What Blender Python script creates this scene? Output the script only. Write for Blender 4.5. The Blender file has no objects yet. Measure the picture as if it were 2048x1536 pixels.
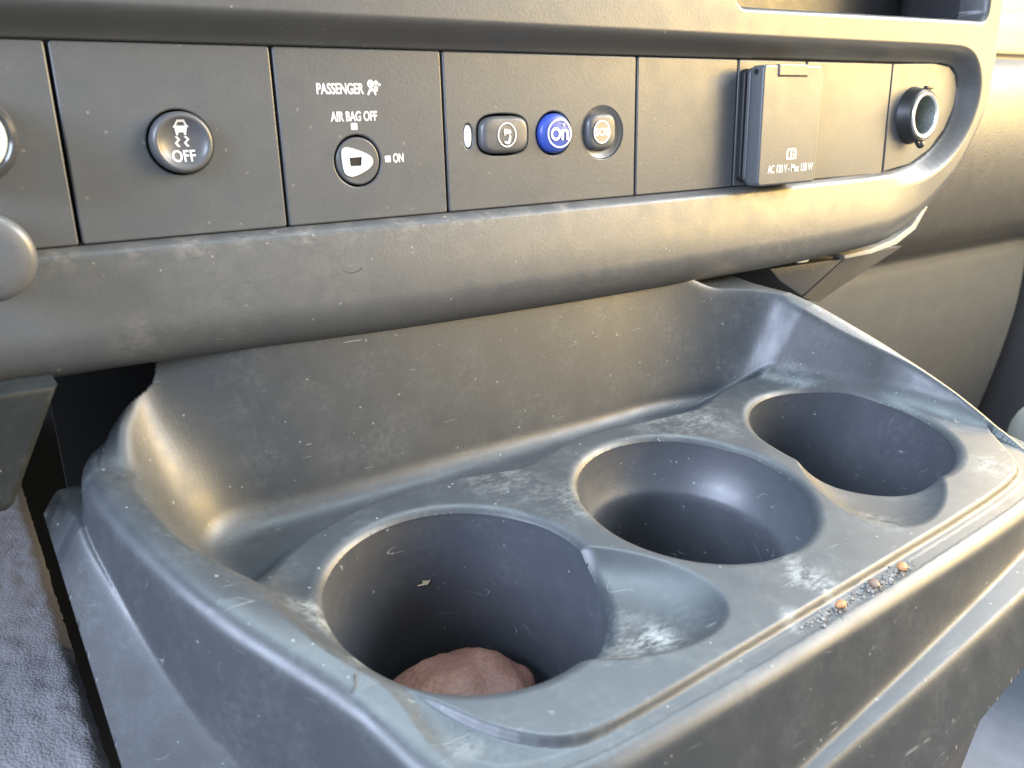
import bpy, bmesh, math, random
import numpy as np
from mathutils import Vector, Matrix
random.seed(7)
S = bpy.context.scene
COL = S.collection

# ------------------------------------------------------------------ camera
cam_d = bpy.data.cameras.new("camera")
cam = bpy.data.objects.new("camera", cam_d); COL.objects.link(cam)
cam.matrix_world = Matrix(((0.8258, 0.1862, -0.5323, 0.0),
                           (-0.5634, 0.2301, -0.7935, 0.0),
                           (-0.0252, 0.9552, 0.2950, 0.0),
                           (0, 0, 0, 1)))
cam_d.sensor_width = 36.0
cam_d.lens = 1684.81 / 2048 * 36.0
cam_d.clip_start = 0.01; cam_d.clip_end = 50
cam_d.dof.use_dof = True
cam_d.dof.focus_distance = 0.36
cam_d.dof.aperture_fstop = 20.0
S.camera = cam

# ------------------------------------------------------------------ world + lamps
W = bpy.data.worlds.new("World"); S.world = W; W.use_nodes = True
bg = W.node_tree.nodes["Background"]
bg.inputs[0].default_value = (0.88, 0.95, 1.0, 1); bg.inputs[1].default_value = 0.88
S.view_settings.view_transform = 'Standard'; S.view_settings.look = 'None'
S.view_settings.exposure = 0.0; S.view_settings.gamma = 1.0

def area(name, loc, target, sx, sy, radiance, color):
    L = bpy.data.lights.new(name, 'AREA'); L.shape = 'RECTANGLE'
    L.size = sx; L.size_y = sy; L.color = color
    L.energy = radiance * sx * sy * math.pi
    o = bpy.data.objects.new(name, L); COL.objects.link(o)
    o.location = loc
    d = Vector(target) - Vector(loc)
    o.rotation_euler = d.to_track_quat('-Z', 'Y').to_euler()
    return o
# passenger side window: bright sky above, a sunlit yellow vehicle parked beside it below
area("passenger_window_sky", (1.35, -0.20, 0.64), (0.30, 0.0, 0.0), 1.25, 0.44, 26.0, (0.95, 0.98, 1.0))
area("passenger_window_yellow", (1.28, -0.07, 0.215), (0.30, 0.06, 0.16), 0.98, 0.25, 31.0, (1.0, 0.60, 0.08))
area("passenger_window_tan", (1.28, -0.92, 0.26), (0.28, 0.10, 0.0), 0.75, 0.30, 14.0, (1.0, 0.73, 0.35))
area("passenger_window_low", (1.28, -0.32, 0.02), (0.30, -0.05, 0.0), 1.00, 0.155, 14.0, (1.0, 0.79, 0.46))
# driver side window: cool open shade
area("driver_window", (-0.95, 0.00, 0.42), (0.15, 0.2, -0.05), 0.9, 0.5, 29.0, (0.66, 0.76, 1.0))
# windscreen above the dashboard
area("windscreen", (0.25, 0.40, 0.95), (0.22, 0.15, 0.0), 1.3, 0.6, 12.5, (0.66, 0.86, 1.0))

# ------------------------------------------------------------------ materials
def nt(mat):
    mat.use_nodes = True
    return mat.node_tree, mat.node_tree.nodes, mat.node_tree.links
def node(N, t, **kw):
    n = N.new(t)
    for k, v in kw.items(): setattr(n, k, v)
    return n
def plastic(name, base, rough, grain=1400.0, bump=0.12, dust=0.35, dustcol=(0.30, 0.28, 0.25), speck=0.5,
            scuffs=(), bump_dist=0.00022, mottled=0.0, scratch=0.0, spec=0.62):
    """dark moulded plastic: leather-like grain, film of dust, bright specks and local scuffs."""
    m = bpy.data.materials.new(name); T, N, L = nt(m)
    P = N["Principled BSDF"]
    P.inputs["Specular IOR Level"].default_value = spec
    tc = node(N, 'ShaderNodeTexCoord')
    co = tc.outputs['Object']
    def noise(scale, detail=3, rough_=0.55, vec=None):
        n = node(N, 'ShaderNodeTexNoise'); n.inputs['Scale'].default_value = scale
        n.inputs['Detail'].default_value = detail; n.inputs['Roughness'].default_value = rough_
        L.new(vec or co, n.inputs['Vector']); return n.outputs['Fac']
    def ramp(x, a, b, lo=0.0, hi=1.0):
        r = node(N, 'ShaderNodeMapRange'); r.inputs[1].default_value = a; r.inputs[2].default_value = b
        r.inputs[3].default_value = lo; r.inputs[4].default_value = hi; r.clamp = True
        L.new(x, r.inputs[0]); return r.outputs[0]
    def math_(op, a, b):
        q = node(N, 'ShaderNodeMath', operation=op)
        for i, v in enumerate((a, b)):
            if isinstance(v, (int, float)): q.inputs[i].default_value = v
            else: L.new(v, q.inputs[i])
        return q.outputs[0]
    # dust film: two noise sizes
    d1 = ramp(noise(55, 5, 0.65), 0.45, 0.75)
    d2 = ramp(noise(420, 3, 0.6), 0.35, 0.75)
    film = math_('MULTIPLY', math_('MULTIPLY', d1, d2), dust)
    # specks
    v = node(N, 'ShaderNodeTexVoronoi'); v.inputs['Scale'].default_value = 480; L.new(co, v.inputs['Vector'])
    sep = node(N, 'ShaderNodeSeparateColor'); L.new(v.outputs['Color'], sep.inputs[0])
    big = math_('MULTIPLY', ramp(sep.outputs[0], 0.94, 1.0), 0.26)
    sp = math_('LESS_THAN', v.outputs['Distance'], big)
    mask = math_('MULTIPLY', sp, speck)
    tot = math_('ADD', film, mask)
    if scratch > 0:
        for rot in (0.5, 1.9):
            mp = node(N, 'ShaderNodeMapping'); mp.inputs['Rotation'].default_value = (rot * 0.7, rot, rot * 1.3)
            mp.inputs['Scale'].default_value = (0.8, 14, 14); L.new(co, mp.inputs['Vector'])
            s = ramp(math_('ABSOLUTE', math_('SUBTRACT', noise(7, 0, 0.4, mp.outputs[0]), 0.5), 0.0), 0.0040, 0.0010)
            g = ramp(noise(60 + 20 * rot, 2), 0.62, 0.70)
            tot = math_('ADD', tot, math_('MULTIPLY', math_('MULTIPLY', s, g), scratch))
    if scuffs:
        mp = node(N, 'ShaderNodeMapping'); mp.inputs['Rotation'].default_value = (0.2, 0.1, 0.55); mp.inputs['Scale'].default_value = (.35, 1, 1)
        L.new(co, mp.inputs['Vector'])
        pat = ramp(math_('ADD', math_('MULTIPLY', noise(700, 5, 0.75, mp.outputs[0]), 0.45), math_('MULTIPLY', noise(150, 4, 0.7), 0.55)), 0.45, 0.70)
    for (pos, rad, amt) in scuffs:
        ds = node(N, 'ShaderNodeVectorMath', operation='DISTANCE'); L.new(co, ds.inputs[0]); ds.inputs[1].default_value = pos
        fall = ramp(ds.outputs['Value'], rad, rad * 0.15)
        tot = math_('ADD', tot, math_('MULTIPLY', math_('MULTIPLY', fall, pat), amt))
    tot = math_('MINIMUM', tot, 1.0)
    mix = node(N, 'ShaderNodeMix', data_type='RGBA')
    mix.inputs[6].default_value = (*base, 1); mix.inputs[7].default_value = (*dustcol, 1)
    L.new(tot, mix.inputs[0]); L.new(mix.outputs[2], P.inputs['Base Color'])
    rv = ramp(noise(90, 4), 0.3, 0.7, rough - 0.05, rough + 0.07)
    rr = math_('ADD', rv, math_('MULTIPLY', tot, 0.25)); L.new(rr, P.inputs['Roughness'])
    # grain relief
    vb = node(N, 'ShaderNodeTexVoronoi'); vb.inputs['Scale'].default_value = grain; L.new(co, vb.inputs['Vector'])
    hb = math_('ADD', math_('MULTIPLY', vb.outputs['Distance'], 0.7), math_('MULTIPLY', noise(grain * 0.8, 2), 0.6))
    bp = node(N, 'ShaderNodeBump'); bp.inputs['Strength'].default_value = bump; bp.inputs['Distance'].default_value = bump_dist
    L.new(hb, bp.inputs['Height']); L.new(bp.outputs[0], P.inputs['Normal'])
    return m
def simple(name, base, rough=0.5, metal=0.0, noise_amt=0.15, scale=300.0, coat=0.0):
    m = bpy.data.materials.new(name); T, N, L = nt(m); P = N["Principled BSDF"]
    tc = node(N, 'ShaderNodeTexCoord'); n = node(N, 'ShaderNodeTexNoise'); n.inputs['Scale'].default_value = scale
    n.inputs['Detail'].default_value = 4; L.new(tc.outputs['Object'], n.inputs['Vector'])
    r = node(N, 'ShaderNodeMapRange'); r.inputs[1].default_value = .3; r.inputs[2].default_value = .7
    L.new(n.outputs['Fac'], r.inputs[0])
    mix = node(N, 'ShaderNodeMix', data_type='RGBA')
    mix.inputs[6].default_value = (*[c * (1 - noise_amt) for c in base], 1)
    mix.inputs[7].default_value = (*[min(1, c * (1 + noise_amt)) for c in base], 1)
    L.new(r.outputs[0], mix.inputs[0]); L.new(mix.outputs[2], P.inputs['Base Color'])
    P.inputs['Roughness'].default_value = rough; P.inputs['Metallic'].default_value = metal
    P.inputs['Coat Weight'].default_value = coat
    return m

# ------------------------------------------------------------------ object helpers
def world_loc(o):
    return Vector((0, 0, 0)) if o is None else (world_loc(o.parent) + o.location)
def link_mesh(name, me, mat, parent=None, label=None):
    off = world_loc(parent)
    if off.length > 0: me.transform(Matrix.Translation(-off))
    if mat is not None:
        me.materials.clear(); me.materials.append(mat)
    o = bpy.data.objects.new(name, me); COL.objects.link(o)
    if parent is not None: o.parent = parent
    if label: o['label'] = label
    return o
def thing(name, loc, label, cat, group=None):
    o = bpy.data.objects.new(name, None); COL.objects.link(o); o.location = loc
    o.empty_display_size = 0.01
    o['label'] = label; o['category'] = cat
    if group: o['group'] = group
    return o
def tag(o, label, cat, group=None):
    o['label'] = label; o['category'] = cat
    if group: o['group'] = group
    return o
def recentre(o):
    """move a single-mesh thing's origin to its own base"""
    me = o.data; n = len(me.vertices); a = np.empty(n * 3, np.float32); me.vertices.foreach_get('co', a)
    a = a.reshape(-1, 3); c = Vector(((a[:, 0].min() + a[:, 0].max()) / 2, (a[:, 1].min() + a[:, 1].max()) / 2, a[:, 2].min()))
    me.transform(Matrix.Translation(-c)); o.location = c
def smooth(me, angle=40):
    me.polygons.foreach_set('use_smooth', np.ones(len(me.polygons), bool))
    if angle < 180: me.set_sharp_from_angle(angle=math.radians(angle))
def np_mesh(name, V, Q):
    me = bpy.data.meshes.new(name)
    me.vertices.add(len(V)); me.vertices.foreach_set('co', np.ascontiguousarray(V, np.float32).ravel())
    k = Q.shape[1]
    me.loops.add(Q.size); me.loops.foreach_set('vertex_index', np.ascontiguousarray(Q, np.int32).ravel())
    me.polygons.add(len(Q)); me.polygons.foreach_set('loop_start', np.arange(0, Q.size, k, dtype=np.int32))
    me.update(calc_edges=True); me.validate()
    return me
def grid_mesh(name, P, keep):
    """P (ny,nx,3); keep (ny-1,nx-1) bool"""
    ny, nx = P.shape[:2]
    idx = np.arange(ny * nx).reshape(ny, nx)
    Q = np.stack([idx[:-1, :-1], idx[:-1, 1:], idx[1:, 1:], idx[1:, :-1]], -1)[keep]
    used = np.zeros(ny * nx, bool); used[Q.ravel()] = True
    remap = np.cumsum(used) - 1
    return np_mesh(name, P.reshape(-1, 3)[used], remap[Q])
def plate(name, loops, y0, thick, bevel, res=3):
    """flat plate in the XZ plane facing -Y; loops = list of (x,z) lists (outer first, then holes). Front at y0."""
    cu = bpy.data.curves.new("tmp", 'CURVE'); cu.dimensions = '2D'; cu.fill_mode = 'BOTH'
    for lp in loops:
        sp = cu.splines.new('POLY'); sp.points.add(len(lp) - 1)
        for p, q in zip(sp.points, lp): p.co = (q[0], q[1], 0, 1)
        sp.use_cyclic_u = True
    cu.extrude = max(thick / 2 - bevel, 1e-5); cu.bevel_depth = bevel; cu.bevel_resolution = res; cu.offset = -bevel
    o = bpy.data.objects.new("tmp", cu); COL.objects.link(o)
    dg = bpy.context.evaluated_depsgraph_get()
    me = bpy.data.meshes.new_from_object(o.evaluated_get(dg))
    bpy.data.objects.remove(o); bpy.data.curves.remove(cu)
    me.name = name
    # (x,y,z)->(x, y0+thick/2 - z, y)
    me.transform(Matrix(((1, 0, 0, 0), (0, 0, -1, y0 + thick / 2), (0, 1, 0, 0), (0, 0, 0, 1))))
    smooth(me, 50)
    return me
def flat(name, loops, y):
    cu = bpy.data.curves.new("tmp", 'CURVE'); cu.dimensions = '2D'; cu.fill_mode = 'BOTH'
    for lp in loops:
        sp = cu.splines.new('POLY'); sp.points.add(len(lp) - 1)
        for p, q in zip(sp.points, lp): p.co = (q[0], q[1], 0, 1)
        sp.use_cyclic_u = True
    cu.extrude = 0.00004
    o = bpy.data.objects.new("tmp", cu); COL.objects.link(o)
    me = bpy.data.meshes.new_from_object(o.evaluated_get(bpy.context.evaluated_depsgraph_get()))
    bpy.data.objects.remove(o); bpy.data.curves.remove(cu); me.name = name
    me.transform(Matrix(((1, 0, 0, 0), (0, 0, -1, y), (0, 1, 0, 0), (0, 0, 0, 1))))
    return me
def join_meshes(name, meshes):
    bm = bmesh.new()
    for m in meshes: bm.from_mesh(m)
    me = bpy.data.meshes.new(name); bm.to_mesh(me); bm.free()
    for m in meshes: bpy.data.meshes.remove(m)
    return me
def text_mesh(body, x0, x1, z0, z1, y, bold=0.022):
    cu = bpy.data.curves.new("tmp", 'FONT'); cu.body = body; cu.size = 1; cu.offset = bold; cu.extrude = 0.01
    o = bpy.data.objects.new("tmp", cu); COL.objects.link(o)
    me = bpy.data.meshes.new_from_object(o.evaluated_get(bpy.context.evaluated_depsgraph_get()))
    bpy.data.objects.remove(o); bpy.data.curves.remove(cu)
    n = len(me.vertices); a = np.empty(n * 3, np.float32); me.vertices.foreach_get('co', a); a = a.reshape(-1, 3)
    lo = a.min(0); hi = a.max(0); t = (a - lo) / (hi - lo)
    b = np.stack([x0 + t[:, 0] * (x1 - x0), y - (t[:, 2] - .5) * 0.00008, z0 + t[:, 1] * (z1 - z0)], 1)
    me.vertices.foreach_set('co', b.astype(np.float32).ravel()); me.update()
    return me
def ell(cx, cz, rx, rz, n=48, rev=False):
    p = [(cx + rx * math.cos(2 * math.pi * i / n), cz + rz * math.sin(2 * math.pi * i / n)) for i in range(n)]
    return p[::-1] if rev else p
def rrect(x0, x1, z0, z1, r, n=8):
    pts = []
    for cx, cz, a0 in ((x1 - r, z1 - r, 0), (x0 + r, z1 - r, 90), (x0 + r, z0 + r, 180), (x1 - r, z0 + r, 270)):
        for i in range(n + 1):
            a = math.radians(a0 + 90 * i / n); pts.append((cx + r * math.cos(a), cz + r * math.sin(a)))
    return pts
def superell(cx, cz, rx, rz, e=3.2, n=56):
    out = []
    for i in range(n):
        a = 2 * math.pi * i / n; c, s = math.cos(a), math.sin(a)
        out.append((cx + rx * math.copysign(abs(c) ** (2 / e), c), cz + rz * math.copysign(abs(s) ** (2 / e), s)))
    return out
def loft_y(name, rings, cap_start=False, cap_end=False):
    """rings: list of lists of (x,y,z), same length, closed around"""
    n = len(rings[0]); V = [v for r in rings for v in r]; F = []
    for k in range(len(rings) - 1):
        for i in range(n):
            j = (i + 1) % n; F.append((k * n + i, k * n + j, (k + 1) * n + j, (k + 1) * n + i))
    if cap_start: F.append(tuple(range(n))[::-1])
    if cap_end: F.append(tuple(range((len(rings) - 1) * n, len(rings) * n)))
    me = bpy.data.meshes.new(name); me.from_pydata(V, [], F)
    bm = bmesh.new(); bm.from_mesh(me); bmesh.ops.recalc_face_normals(bm, faces=bm.faces); bm.to_mesh(me); bm.free()
    smooth(me, 45); return me
def lathe_y(name, prof, cx, cz, yb, n=64, rx=1.0, rz=1.0):
    """prof list of (radius, outward) ; outward = toward viewer (-Y)"""
    rings = []
    for r, b in prof:
        rings.append([(cx + r * rx * math.cos(2 * math.pi * i / n), yb - b, cz + r * rz * math.sin(2 * math.pi * i / n)) for i in range(n)])
    return loft_y(name, rings, False, False)
def dome_button(name, outline_fn, cx, cz, yb, h, edge, n_round=6, crown=0.0):
    """button whose outline_fn(scale)->list of (x,z); rounded edge; gentle crown"""
    rings = []
    base = outline_fn(1.0)
    def ring(sc_off, b):
        out = []
        for x, z in base:
            dx, dz = x - cx, z - cz; L = math.hypot(dx, dz); k = max(0.0, (L - sc_off) / L)
            out.append((cx + dx * k, yb - b, cz + dz * k))
        return out
    rings.append(ring(0, -0.004)); rings.append(ring(0, h - edge))
    for i in range(1, n_round + 1):
        a = math.pi / 2 * i / n_round
        rings.append(ring(edge * (1 - math.cos(a)), h - edge + edge * math.sin(a)))
    m = min(math.hypot(x - cx, z - cz) for x, z in base)
    for t in (0.35, 0.6, 0.8, 0.93):
        out = []
        for x, z in base:
            dx, dz = x - cx, z - cz; L = math.hypot(dx, dz); k = (L - edge) / L * (1 - t)
            out.append((cx + dx * k, yb - h - crown * (1 - (1 - t) ** 2), cz + dz * k))
        rings.append(out)
    return loft_y(name, rings, False, True)
def poly_sdf(P, U, V):
    """signed distance to closed polygon, positive inside"""
    P = np.asarray(P, float); d2 = np.full(U.shape, 1e9); ins = np.zeros(U.shape, bool)
    for i in range(len(P)):
        a = P[i]; b = P[(i + 1) % len(P)]; e = b - a
        wx = U - a[0]; wy = V - a[1]
        t = np.clip((wx * e[0] + wy * e[1]) / max(e @ e, 1e-18), 0, 1)
        d2 = np.minimum(d2, (wx - e[0] * t) ** 2 + (wy - e[1] * t) ** 2)
        c = (a[1] > V) != (b[1] > V)
        if e[1] != 0: ins ^= c & (U < a[0] + (V - a[1]) / e[1] * e[0])
    d = np.sqrt(d2); return np.where(ins, d, -d)
def chaikin(P, n=2):
    P = np.asarray(P, float)
    for _ in range(n):
        Q = np.roll(P, -1, 0); P = np.stack([.75 * P + .25 * Q, .25 * P + .75 * Q], 1).reshape(-1, 2)
    return P
def sstep(x, a, b):
    t = np.clip((x - a) / (b - a), 0, 1); return t * t * (3 - 2 * t)
def smax(a, b, k):
    h = np.clip(.5 + .5 * (a - b) / k, 0, 1); return b + (a - b) * h + k * h * (1 - h)
def hyp(x, r):
    x = np.maximum(x, 0); return np.sqrt(x * x + r * r) - r

YS = 0.2905          # front plane of the switch strip

# ------------------------------------------------------------------ materials in use
scd = [((0.115, 0.278, -0.046), 0.03, .12), ((0.072, 0.278, -0.05), 0.03, .12), ((0.18, 0.278, -0.045), 0.05, .12),
       ((0.25, 0.278, -0.05), 0.06, .12), ((0.046, .278, -.063), .012, .35), ((0.36, 0.278, -0.055), 0.06, .25)]
scd += [((.03 + .019 * k, .2862, -.0335), .0085, (.55, .35, .65, .4)[k % 4]) for k in range(12)]
DASH0 = Vector((0.23, 0.30, -0.08))
M_dash = plastic("dash_plastic", (0.066, 0.070, 0.074), 0.40, 900, 0.15, 0.09, scuffs=[(tuple(Vector(p) - DASH0), r, a) for p, r, a in scd], scratch=.3)
M_panel = plastic("panel_plastic", (0.078, 0.084, 0.091), 0.38, 1000, 0.13, 0.10, speck=.35)
M_black = simple("gap_shade_black", (0.005, 0.005, 0.005), 0.6)  # near-black: the shade of gaps and slots is put into the colour
M_button = plastic("button_plastic", (0.085, 0.088, 0.094), 0.36, 1500, 0.05, 0.05, speck=.2)
M_white = simple("white_print", (0.82, 0.82, 0.80), 0.5, noise_amt=.04)
M_blue = simple("blue_button", (0.040, 0.085, 0.40), 0.38, noise_amt=.05)
M_cream = simple("cream_print", (0.31, 0.25, 0.17), 0.5, noise_amt=.04)
M_lens = simple("clear_lens", (0.75, 0.80, 0.80), 0.2, noise_amt=.05)
M_metal = simple("brushed_metal", (0.30, 0.34, 0.34), 0.55, 0.7, .25, 900)
M_rubber = simple("black_rubber", (0.018, 0.019, 0.020), 0.45, noise_amt=.4, scale=1500)

# ================================================================== DASHBOARD
dash = thing("dashboard", DASH0, "worn dark grey plastic dashboard surround framing the row of switch panels", "dashboard")
sx, sz = 0.00048, 0.00045
xs = np.arange(-0.07, 0.5600, sx); zs = np.arange(-0.0850, 0.132, sz)
Xg, Zg = np.meshgrid(xs, zs)
opening = [(-0.20, 0.0268), (0.40, 0.0270), (0.4942, 0.0276), (0.5104, 0.0264), (0.5180, 0.0220), (0.5225, 0.0130), (0.5205, 0.0020), (0.5133, -0.0101), (0.4996, -0.0212),
           (0.4804, -0.0290), (0.4536, -0.0319), (0.38, -0.0326), (0.20, -0.0327), (-0.20, -0.0327)]
opening = chaikin(opening, 2)
so = -poly_sdf(opening, Xg, Zg)            # positive outside the opening
outer = [(-0.30, 0.20), (0.5420, 0.20), (0.5425, 0.060), (0.5423, 0.0402), (0.5415, 0.0184), (0.5383, -0.0015), (0.5270, -0.0195), (0.5138, -0.0361),
         (0.4955, -0.0484), (0.4812, -0.0578), (0.4592, -0.0672), (0.4409, -0.0709), (0.3886, -0.0732), (0.26, -0.0742), (0.18, -0.0736),
         (0.118, -0.0728), (0.077, -0.0707), (0.02, -0.0697), (-0.30, -0.0690)]
outer = [(x * (1 + .014 * (x > .43)), z * 1.032 if z < 0 else z) for x, z in outer]
se = poly_sdf(chaikin(outer, 1), Xg, Zg)
pocket = rrect(0.3155, 0.5275, 0.0482, 0.108, 0.006)
pocket = [(x, z + max(0, (x - .3155)) * 0.011) for x, z in pocket]
sp = -poly_sdf(pocket, Xg, Zg)             # positive outside pocket
def quarter(t):
    t = np.clip(t, 0, 1); return np.sqrt(np.maximum(0, 1 - (1 - t) ** 2))
below = sstep(Zg, -0.020, -0.032) * sstep(Xg, 0.50, 0.44)
lip_r = 0.0075 * (1 - below) + 0.0034 * below
lip_h = 0.0095 * (1 - below) + 0.0052 * below
B = lip_h * (quarter(so / lip_r) * below + sstep(so, -.0012, .0098) * (1 - below))
# lower roll bulges toward the viewer in the middle
bul = np.maximum(0, -0.0335 - Zg)
B += below * 0.0045 * np.sin(np.clip(bul / 0.040, 0, 1) * math.pi * 0.62)
edge_r = 0.010 + 0.006 * below
B -= (0.011 - .001 * below) * (1 - quarter(se / edge_r))
B -= 0.0045 * (1 - quarter(sp / 0.0028))
# upper face leans back a little towards the top
B -= 0.012 * np.maximum(0, Zg - 0.034)
B = np.where(se < 0, -0.055, B)
B = np.where(so < 0, -0.004, B)
B = np.where(sp < 0, -0.008, B)
Pg = np.stack([Xg, YS - B, Zg], -1)
def cellc(a): return .25 * (a[:-1, :-1] + a[1:, :-1] + a[:-1, 1:] + a[1:, 1:])
keep = (cellc(so) > -0.0006) & (cellc(se) > -0.0006) & (cellc(sp) > -0.0006)
me = grid_mesh("trim_surround", Pg, keep)
smooth(me, 180)
link_mesh("trim_surround", me, M_dash, dash)
del Pg, B, so, se, sp, Xg, Zg
# storage pocket in the upper right of the surround
def boxm(name, x0, x1, y0, y1, z0, z1, bev=0.0, seg=2):
    bm = bmesh.new(); bmesh.ops.create_cube(bm, size=1)
    for v in bm.verts:
        v.co = Vector((x0 + (v.co.x + .5) * (x1 - x0), y0 + (v.co.y + .5) * (y1 - y0), z0 + (v.co.z + .5) * (z1 - z0)))
    if bev: bmesh.ops.bevel(bm, geom=bm.edges[:] , offset=bev, segments=seg, profile=.5, affect='EDGES')
    me = bpy.data.meshes.new(name); bm.to_mesh(me); bm.free(); smooth(me, 35); return me
pk = [(x, z) for x, z in rrect(0.3150, 0.5282, 0.0480, 0.1085, 0.0068)]
pk = [(x, z + max(0, (x - .3155)) * 0.011) for x, z in pk]
rings = []
cx = sum(p[0] for p in pk) / len(pk); cz = sum(p[1] for p in pk) / len(pk)
for t, y in ((0.0, YS + .0035), (0.0, YS + .040), (0.001, YS + .046), (0.004, YS + .050), (0.009, YS + .052)):
    rings.append([(x + math.copysign(-t, x - cx), y, z + math.copysign(-t, z - cz)) for x, z in pk])
me = loft_y("pocket_liner", rings, False, True)
link_mesh("pocket_liner", me, plastic("pocket_plastic", (.03, .031, .034), .42, 1000, .13, .1), dash)
link_mesh("upper_body", boxm("upper_body", -.6, .548, .2845, .85, .1305, .150, .006), M_dash, dash)
link_mesh("backing_panel", boxm("backing_panel", -0.25, 0.525, YS + .012, YS + .016, -0.060, 0.045, 0.0), M_black, dash)
link_mesh("gap_shade_panel", boxm("gap_shade_panel", -1.0, .45, .74, .745, -.49, .10), M_black, dash)  # near-black sheet added to stand for the shade behind the left gap
link_mesh("gap_shade_panel", boxm("gap_shade_panel", 0.024, 0.47, .345, .349, -0.46, -0.055, 0.0), M_black, dash)  # near-black sheet added to stand for the shade under the dashboard

# dark wiry hair stuck on the lower roll
def tube(name, pts, r, n=6):
    pts = [Vector(p) for p in pts]; V = []; F = []
    for i, p in enumerate(pts):
        d = (pts[min(i + 1, len(pts) - 1)] - pts[max(i - 1, 0)]).normalized()
        a = d.cross(Vector((.3, .8, .5))).normalized(); b = d.cross(a)
        k = r if not callable(r) else r(i / (len(pts) - 1))
        for j in range(n):
            t = 2 * math.pi * j / n; V.append(p + a * k * math.cos(t) + b * k * math.sin(t))
    for i in range(len(pts) - 1):
        for j in range(n): F.append((i * n + j, i * n + (j + 1) % n, (i + 1) * n + (j + 1) % n, (i + 1) * n + j))
    F.append(tuple(range(n))[::-1]); F.append(tuple(range((len(pts) - 1) * n, len(pts) * n)))
    me = bpy.data.meshes.new(name); me.from_pydata([tuple(v) for v in V], [], F); smooth(me, 60); return me

# ================================================================== SWITCH PANELS
ZT, ZB = 0.0264, -0.0323
G = 0.00055
def faceplate(x0, x1, holes=(), right_curve=None):
    out = rrect(x0 + G, x1 - G, ZB, ZT, 0.0009, 3) if right_curve is None else right_curve
    return plate("faceplate", [out] + [h[::-1] for h in holes], YS, 0.006, 0.00055, 2)
def module(x0, x1, label, holes=(), curve=None):
    t = thing("switch_panel", ((x0 + x1) / 2, YS + .003, ZB), label, "switch panel", "panels in the dashboard switch row")
    link_mesh("faceplate", faceplate(x0, x1, holes, curve), M_panel, t)
    return t
XE = [-0.085, 0.0365, 0.1026, 0.1672, 0.2644, 0.3286, 0.3790, 0.4532]

# 1 leftmost panel, cut by the picture edge
t = module(XE[0], XE[1], "dark panel at the far left carrying the pale faced round knob")
# 2 traction control
tc_ = (0.0700, -0.0030)
t = module(XE[1], XE[2], "wide dark panel with the round skidding car OFF button", [ell(*tc_, 0.0101, 0.0101, 64)])
prof = [(0.0102, -0.004), (0.0102, 0.0030)]
for i in range(1, 9):
    a = math.pi * i / 8; prof.append((0.0102 - 0.0012 + 0.0012 * math.cos(a) if i < 5 else 0.0090 - 0.0012 * math.sin(a - math.pi / 2), 0.0030 + 0.0016 * math.sin(min(a, math.pi / 2)) - (0 if i < 5 else 0.0003 * (i - 4))))
prof = [(0.0102, -0.004), (0.0102, 0.0025), (0.01005, 0.0034), (0.0096, 0.0041), (0.0090, 0.0044), (0.0083, 0.0043), (0.0077, 0.0038), (0.0070, 0.0033),
        (0.0055, 0.0027), (0.0035, 0.0023), (0.0015, 0.0021), (0.0002, 0.0020)]
b = link_mesh("button", lathe_y("button", [(r_ * .925, b_) for r_, b_ in prof], *tc_, YS), M_button, t)
yi = YS - .0031
def car(cx, cz, s):
    m = []
    body = [(-.40, .62), (-.22, .98), (.22, .98), (.40, .62), (.47, .60), (.47, .52), (.38, .50), (.30, .05), (.20, .05), (.16, .22), (-.16, .22), (-.20, .05), (-.30, .05), (-.38, .50), (-.47, .52), (-.47, .60)]
    win = [(-.27, .62), (-.18, .84), (.18, .84), (.27, .62)]
    m.append(flat("c", [[(cx + x * s, cz + z * s) for x, z in body], [(cx + x * s, cz + z * s) for x, z in win][::-1]], yi))
    for dx in (-.28, .28):
        zz = [(.02, -.02), (.20, -.22), (-.02, -.42), (.16, -.66)]
        L_ = [(x - .075, z) for x, z in zz]; R_ = [(x + .075, z) for x, z in zz[::-1]]
        m.append(flat("s", [[(cx + (x + dx - .08) * s, cz + z * s) for x, z in L_ + R_]], yi))
    return m
icon = car(0.0700, -0.0010, 0.0050) + [text_mesh("OFF", 0.0663, 0.0735, -0.0089, -0.0053, yi, .012)]
me = join_meshes("printed_symbol", icon)
pr_ = sorted((r_ * .925, b_) for r_, b_ in prof[4:])
for v in me.vertices:          # lay the print onto the dished button face
    rr_ = math.hypot(v.co.x - tc_[0], v.co.z - tc_[1])
    v.co.y += (YS - float(np.interp(rr_, [q[0] for q in pr_], [q[1] for q in pr_])) - .00012) - yi
link_mesh("printed_symbol", me, M_white, b)
# 3 passenger air bag switch
kc = (0.1307, -0.0114); kr = 0.0083
t = module(XE[2], XE[3], "dark panel with PASSENGER AIR BAG OFF print and white arrow key switch", [ell(*kc, kr + .00075, kr + .00075, 64)])
yp = YS - .00006
pr = [text_mesh("PASSENGER", 0.1173, 0.1349, 0.0114, 0.0151, yp, .022), text_mesh("AIR BAG OFF", 0.1216, 0.1394, 0.0023, 0.0057, yp, .022),
      text_mesh("ON", 0.1447, 0.1490, -0.0126, -0.0093, yp, .022),
      flat("q", [rrect(0.1290, 0.1314, -.0006, .0017, .0003)], yp), flat("q", [rrect(0.1414, 0.1437, -.0123, -.0100, .0003)], yp)]
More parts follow.
